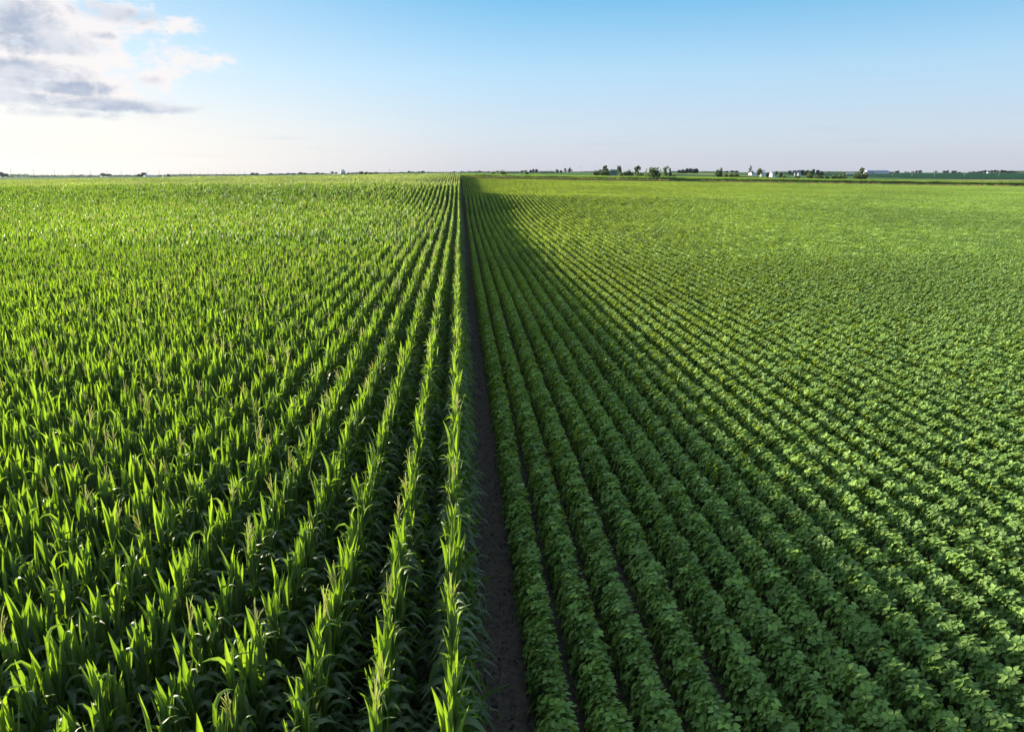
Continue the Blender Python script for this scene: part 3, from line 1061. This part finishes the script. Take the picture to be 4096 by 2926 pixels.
# ---- white farm
tree('column', 2860, 2878, 679, 520, 'low green tree leaning against the pointed tree left of the white farm')
tree('column', 2874, 2894, 672, 520, 'pointed green tree left of the white farm')
for i, (a, b, y) in enumerate([(2900, 2920, 683), (2918, 2940, 681), (2938, 2958, 681)]):
    tree('dark', a, b, y, 1300, 'bluish tree in the low grove left of the white farm', 'low grove left of the white farm')
for i, (a, b, y, t) in enumerate([(2894, 2914, 691, 'left of three low bushes in front of the bluish grove'), (2912, 2938, 689, 'middle of three low bushes in front of the bluish grove'),
                                  (2936, 2960, 690, 'right of three low bushes in front of the bluish grove')]):
    tree('bush', a, b, y, 560, t)
tree('sparse', 2994, 3012, 663, 800, 'tall thin almost bare tree behind the white farmhouse')
tree('round', 3025, 3054, 671, 700, 'big round dark tree right of the white farmhouse')
tree('sparse', 3048, 3062, 678, 760, 'thin small tree right of the big round tree')
tree('dark', 3061, 3082, 688, 720, 'low dark tree between the blue roofed shed and the white house')
tree('loose', 3096, 3112, 683, 800, 'small loose tree right of the white house')
tree('dark', 3117, 3133, 685, 800, 'small dark cone shaped tree at the right end of the white farm')
tree('bush', 3128, 3146, 696, 520, 'low bush right of the small cone shaped tree')
for i, (a, b, y) in enumerate([(3152, 3172, 680), (3168, 3186, 677), (3184, 3204, 679.5), (3200, 3222, 677), (3218, 3240, 676), (3244, 3266, 675), (3262, 3282, 677), (3278, 3298, 681)]):
    tree('dark', a, b, y, 1300, 'bluish tree in the long grove round the pale blue houses', 'long grove round the pale blue houses')
tree('bush', 3176, 3190, 698, 520, 'small bush left of the yellowish one below the long grove')
tree('palebush', 3188, 3204, 700, 520, 'small yellowish bush below the long grove')
tree('round', 3228, 3256, 679, 620, 'dark green tree in front of the long grove')
tree('bush', 3222, 3252, 692, 520, 'rounded bush below the dark green tree in front of the long grove')
for i, (a, b, y) in enumerate([(3254, 3278, 695), (3276, 3300, 698), (3298, 3322, 700)]):
    tree('bush', a, b, y, 540, 'low green bush in the line right of the dark green tree', 'low green bushes in a line')
tree('palebush', 3326, 3352, 696, 540, 'yellowish bush left of the small white building, left of two')
tree('palebush', 3350, 3388, 693, 540, 'yellowish bush left of the small white building, right of two')
tree('dark', 3376, 3387, 687, 1100, 'small dark tree at the left corner of the small white building')
tree('bush', 3412, 3446, 689, 500, 'left half of the dark green bush pair in front of the big barn')
tree('bush', 3436, 3476, 686, 500, 'right half of the dark green bush pair in front of the big barn')
tree('loose', 3440, 3464, 667, 1000, 'tall gappy tree left of the big blue roofed barn')
tree('dark', 3492, 3505, 691, 1500, 'small round tree in front of the white wall of the big barn')
for i, (a, b, y) in enumerate([(3549, 3566, 684), (3564, 3580, 686), (3579, 3592, 683), (3588, 3600, 680)]):
    tree('dark', a, b, y, 1900, 'dark tree in the row just right of the big barn', 'trees just right of the big barn')
tree('dark', 3618, 3627, 685, 2000, 'left of two small trees standing apart on the hill crest')
tree('dark', 3627, 3638, 687, 2000, 'right of two small trees standing apart on the hill crest')
for i, (a, b, y) in enumerate([(3645, 3660, 684), (3660, 3675, 681), (3672, 3689, 680)]):
    tree('dark', a, b, y, 2000, 'dark tree in the clump on the hill crest right of the barn', 'clump of three on the hill crest')
tree('loose', 3738, 3753, 683, 2000, 'lone tree on the hill crest between two clumps')
for i, (a, b, y) in enumerate([(3768, 3786, 682), (3784, 3798, 680), (3806, 3820, 681), (3814, 3830, 682), (3828, 3846, 687)]):
    tree('dark', a, b, y, 2000, 'dark tree in the second clump on the hill crest', 'second clump on the hill crest')
for i in range(15):
    a = 3872 + i * 12.7
    tree('dark', a, a + trng.uniform(13, 20), [686, 685, 687, 683, 682, 679, 681, 680, 678, 680, 679, 680, 682, 682, 684][i], 2100, 'dark tree in the long wood on the crest at the right edge', 'long wood at the right edge')

# ---- far-off woods that read as one mass
def wood(name, label, runs, depth, mat, seed):
    g = np.random.default_rng(seed)
    mb = MB()
    for (x0, x1, ytop, jit) in runs:
        x = x0
        while x < x1:
            w = g.uniform(5, 12) * max(1, depth / 3000)
            p = at(x, ytop + g.uniform(-jit, jit), depth * g.uniform(.96, 1.04))
            z = tz(p.x, p.y)
            h = max(p.z - z, 2.5)
            rr = w * depth / FPX * .75
            B = [(p.x + g.normal(0, rr * .3), p.y + g.normal(0, rr * .3), z + h * q, rr * g.uniform(.7, 1.1), rr * g.uniform(.7, 1.1), h * .34) for q in (.3, .5, .68)]
            leaf_cloud(mb, B, 60, rr * .3, g)
            x += w * .62
    return tag(mb.build(name, [mat]), label, 'wood', kind='stuff')
wood('distant_wood', 'long blue grey line of far woods along the left horizon', [(30, 110, 696, 2), (110, 400, 700, 1.5), (440, 690, 700, 1.2), (690, 1110, 697, 1)], 3200, M_TREE, 21)
wood('distant_wood', 'low blue grey line of far woods behind the grain elevator and water tower', [(1100, 1330, 695, 1), (1400, 1640, 690, 1.5), (1640, 1860, 688.5, .8)], 3600, M_TREE, 22)
wood('distant_wood', 'low blue line of far woods behind the farms on the right', [(1860, 2330, 687.5, 1), (2330, 2460, 686, 1.2), (2690, 2900, 685.5, .8), (3100, 3160, 687, 1), (3300, 3480, 686.5, 1), (4040, 4110, 684, 1)], 3400, M_TREE, 23)

# ------------------------------------------------------------------ buildings
def gable_house(name, x0, x1, ytop, depth, label, wall, roof, rz, cat, depth_ratio=.7, eave=.58, windows=3, lean=False, chimney=False, door=True, wide_door=False):
    """a gable roofed building filling columns x0..x1, its ridge at ytop"""
    p = at((x0 + x1) / 2, ytop, depth)
    z = tz(p.x, p.y)
    H = max(p.z - z, 3.0)
    Wd = (x1 - x0) * depth / FPX
    face = math.atan2(-p.x, p.y)                             # turned towards the viewer's side
    root = empty(name, (p.x, p.y, z), face + rz)
    L, D, h = Wd, Wd * depth_ratio, H * eave
    w = MB()
    P = [(-L/2, -D/2, 0), (L/2, -D/2, 0), (L/2, D/2, 0), (-L/2, D/2, 0), (-L/2, -D/2, h), (L/2, -D/2, h), (L/2, D/2, h), (-L/2, D/2, h), (-L/2, 0, H * .97), (L/2, 0, H * .97)]
    w.add(P, [(0, 1, 5, 4), (2, 3, 7, 6), (1, 2, 6, 9, 5), (3, 0, 4, 8, 7)], 0)
    w.build('wall', [wall], root)
    r = MB()
    o, t = .4, .18
    for s in (-1, 1):
        a, b = np.array([-L/2 - o, s * (D/2 + o), h - o * (H - h) / (D / 2)]), np.array([-L/2 - o, 0, H])
        V = []
        for xx in (-L/2 - o, L/2 + o):
            for q in (a, b):
                V += [(xx, q[1], q[2]), (xx, q[1], q[2] + t)]
        r.add(V, [(0, 2, 6, 4), (1, 5, 7, 3), (0, 4, 5, 1), (2, 3, 7, 6), (0, 1, 3, 2), (4, 6, 7, 5)], 0)
    ro = r.build('roof', [roof], root)
    if chimney:
        c = MB(); c.box((L * .2, 0, H + .3), (.8, .8, 1.4)); c.build('chimney', [M_GREYWALL], ro)
    for i in range(windows):
        fx = -L/2 + L * (i + 1) / (windows + 1)
        wn = MB(); wn.box((fx, -D/2 - .03, h * .58), (min(1.2, L * .08), .06, min(1.5, h * .4))); wn.build('window', [M_PANE], root)
    if door:
        d = MB()
        dw = min(4.5, L * .14) if wide_door else 1.1
        dh = min(h * .8, 4.2) if wide_door else 2.1
        d.box((-L/2 - .03, 0, dh / 2), (.06, dw, dh)); d.build('door', [M_DOOR], root)
    return tag(root, label, cat)

gable_house('barn', 578, 617, 700.5, 1480, 'long low white barn in front of the dark tree on the left horizon', M_WHITE, M_STEEL, .15, 'barn', .35, .62, 4)
gable_house('shed', 650, 660, 701, 1650, 'little white shed beside the small dark tree on the left horizon', M_WHITE, M_ROOFGREY, .3, 'shed', .8, .6, 1)
gable_house('barn', 2443, 2471, 678.6, 640, 'weathered grey barn between the big trees of the nearest farm', M_GREYWALL, M_ROOFGREEN, -.12, 'barn', .6, .8, 2, wide_door=True)
gable_house('farmhouse', 2998, 3013, 684, 820, 'white farmhouse below the thin bare tree', M_WHITE, M_ROOFGREY, .95, 'house', 1.0, .6, 2, chimney=True)
gable_house('shed', 3011, 3028, 690, 830, 'white shed joined to the right of the white farmhouse', M_WHITE, M_STEEL, .2, 'shed', .7, .62, 2)
gable_house('shed', 3041, 3065, 690, 780, 'low shed with a pale blue roof right of the big round tree', M_WHITE, M_STEEL, .45, 'shed', .7, .5, 1)
gable_house('house', 3081, 3101, 688.5, 830, 'white house right of the pale blue roofed shed', M_WHITE, M_STEEL, .8, 'house', .8, .62, 2, chimney=True)
gable_house('house', 3179, 3191, 683, 1200, 'pale blue house in the long grove, left of two', M_STEEL, M_ROOFGREY, .2, 'house', .7, .6, 2)
gable_house('house', 3192, 3203, 681, 1250, 'pale blue house in the long grove, right of two', M_STEEL, M_ROOFGREY, .5, 'house', .8, .6, 1)
gable_house('building', 3383, 3414, 692.5, 1500, 'small white building with a pale roof left of the big barn', M_WHITE, M_STEEL, .35, 'building', .5, .6, 4)
gable_house('barn', 3466, 3547, 682, 1620, 'big white barn with a dark blue roof on the right', M_WHITE, M_ROOFBLUE, .38, 'barn', .55, .58, 6, wide_door=True)
gable_house('shed', 3456, 3490, 686.5, 1540, 'dark roofed low shed against the left end of the big barn', M_WHITE, M_ROOFBLUE, .3, 'shed', .8, .4, 2)
gable_house('house', 3950, 3962, 688, 2050, 'tiny white house in the long wood on the crest at the right edge', M_WHITE, M_ROOFGREY, .5, 'house', .8, .6, 2)

# grain elevator
p = at(1373, 690, 3600)
z = tz(p.x, p.y)
k = 3600 / FPX
root = empty('grain_elevator', (p.x, p.y, z))
top = at(1373, 681, 3600).z - z
for dx, r_, hh in ((-6.5, 4.2, .92), (-.5, 4.2, 1.0), (5.5, 3.8, .72)):
    b = MB()
    b.tube([(dx * k, 0, 0), (dx * k, 0, top * hh)], r_ * k * .78, 20)
    cp = b.build('silo', [M_STEEL], root, True)
    c = MB(); c.tube([(dx * k, 0, top * hh), (dx * k, 0, top * hh + 4)], [r_ * k * .8, .5], 20); c.build('roof', [M_STEEL], cp)
t = MB(); t.box((2.2 * k, 3.4, (at(1375, 678, 3600).z - z) / 2), (2.4 * k, 4, at(1375, 678, 3600).z - z)); t.build('leg_tower', [M_STEEL], root)
t = MB(); t.tube([(2.2 * k, 0, top * 1.25), (-6.5 * k, 0, top * .95)], .6, 6); t.build('spout', [M_STEEL], root)
tag(root, 'pale blue grain elevator with silos and a thin tower on the left horizon', 'grain elevator')

# water tower
p = at(1556, 690, 3800)
z = tz(p.x, p.y)
H = at(1556, 677, 3800).z - z
root = empty('water_tower', (p.x, p.y, z))
t = MB(); t.tube([(0, 0, H * .72), (0, 0, H * .76), (0, 0, H * .94), (0, 0, H)], [1.5, 3.6, 3.6, .3], 16); t.build('tank', [M_STEEL], root, True)
for i in range(4):
    a = i * math.pi / 2 + .4
    l = MB(); l.tube([(4.2 * math.cos(a), 4.2 * math.sin(a), 0), (3.0 * math.cos(a), 3.0 * math.sin(a), H * .78)], .35, 6); l.build('leg', [M_STEEL], root)
t = MB(); t.tube([(0, 0, 0), (0, 0, H * .74)], .5, 8); t.build('riser_pipe', [M_STEEL], root)
tag(root, 'pale water tower on legs standing above the far woods', 'water tower')

# radio mast
p = at(2320, 690, 2600)
z = tz(p.x, p.y)
root = empty('radio_mast', (p.x, p.y, z))
H = at(2320, 664, 2600).z - z
for i in range(3):
    a = i * 2.094
    l = MB(); l.tube([(.5 * math.cos(a), .5 * math.sin(a), 0), (.35 * math.cos(a), .35 * math.sin(a), H)], .16, 5); l.build('leg', [M_STEEL], root)
l = MB()
for i in range(14):
    q = H * (i + .5) / 14
    l.tube([(.45, 0, q), (-.25, .4, q + .8), (-.25, -.4, q + 1.6)], .09, 4)
l.build('lattice', [M_STEEL], root)
tag(root, 'thin pale radio mast left of the nearest farm', 'radio mast')

# power poles
def pole_meshes():
    a = MB(); a.tube([(0, 0, -.5), (0, 0, 6), (0, 0, 13)], [.3, .26, .2], 8)
    b = MB(); b.box((0, -.2, 12.2), (2.6, .14, .16))
    for x in (-1.15, 0, 1.15):
        b.tube([(x, -.2, 12.28), (x, -.2, 12.55)], [.06, .05], 6)
    return a.mesh('pole', [M_WOOD], True), b.mesh('crossarm', [M_WOOD])
pm, xm = pole_meshes()
def power_pole(x, y, rz, h, label, group):
    root = empty('power_pole', (x, y, tz(x, y)), rz)
    root.scale = (1, 1, h)
    for nm, me in (('pole', pm), ('crossarm', xm)):
        o = bpy.data.objects.new(nm, me); COL.objects.link(o); o.parent = root
    return tag(root, label, 'power pole', group)
for i in range(24):
    px = 1970 - 1927 * 20.16 / (i + 20.16)
    d = 1210 * (i + 20.16) / 20.16
    p = at(px, 690, d)
    power_pole(p.x, p.y, .05, (at(px, 675.2, 1210).z - tz(at(43, 690, 1210).x, at(43, 690, 1210).y)) / 13, 'thin wooden power pole in the row receding along the left horizon', 'power poles along the left horizon')
for i, px in enumerate((3500, 3572, 3650, 3740, 3860, 3997)):
    p = at(px, 690, 1180 - i * 20)
    power_pole(p.x, p.y, -.6, .68, 'thin wooden power pole standing on the dark green hillside at the right', 'power poles on the right hillside')

# tan stubble field on the right slope, and a pale strip before the dark grove
def field_sheet(name, poly, mat, label, lift=.5):
    """a field on the far slope, outlined on the land"""
    xs = np.linspace(min(q[0] for q in poly), max(q[0] for q in poly), 60)
    top = sorted(poly, key=lambda q: q[0])
    V, F = [], []
    n = 12
    for i, x in enumerate(xs):
        for j in range(n):
            y = poly[0][1] + (poly[0][2] - poly[0][1]) * j / (n - 1) + (x - xs[0]) * poly[0][3]
            V.append((x, y, tz(x, y) + lift))
    for i in range(len(xs) - 1):
        for j in range(n - 1):
            a = i * n + j
            F.append((a, a + n, a + n + 1, a + 1))
    mb = MB(); mb.add(V, F)
    return tag(mb.build(name, [mat], None, True), label, 'field', kind='structure')
M_TAN = plain_mat('ripe_stubble', (.34, .25, .15), .95, .25, .05, spec=0)
M_PALEGREEN = plain_mat('pale_green_crop', (.20, .24, .10), .95, .15, .03, spec=0)
M_DARKGREEN = plain_mat('dark_green_crop', (.028, .072, .042), .95, .25, .05, spec=0)

p0, p1 = at(3690, 690, 560), at(4110, 690, 560)
field_sheet('stubble_field', [(p0.x, 430, 640, -.12), (p1.x + 60, 0, 0, 0)], M_TAN, 'tan stubble field on the slope at the right edge')
p0, p1 = at(2690, 690, 900), at(2900, 690, 900)
field_sheet('pale_field', [(p0.x, 700, 1050, .0), (p1.x, 0, 0, 0)], M_PALEGREEN, 'pale green field in front of the dense dark grove')
p0, p1 = at(3140, 690, 1500), at(4150, 690, 1500)
field_sheet('hillside_field', [(p0.x - 20, 900, 1750, -.1), (p1.x + 100, 0, 0, 0)], M_DARKGREEN, 'dark green hillside of crops behind the farms on the right')

# ------------------------------------------------------------------ haze
def haze():
    m = bpy.data.materials.new('haze')
    m.use_nodes = True
    g = NT(m.node_tree)
    out = g.n('ShaderNodeOutputMaterial')
    pv = g.n('ShaderNodeVolumePrincipled')
    pv.inputs['Color'].default_value = (.42, .54, .75, 1)
    pv.inputs['Density'].default_value = HAZE_DENSITY
    pv.inputs['Anisotropy'].default_value = .3
    g.l(pv.outputs[0], out.inputs['Volume'])
    mb = MB()
    mb.box((0, 1950, 8), (9000, 4100, 106))
    o = mb.build('haze', [m])
    tag(o, 'thin blue haze lying over the far land', 'haze', kind='stuff')
HAZE_DENSITY = 0.000022
haze()
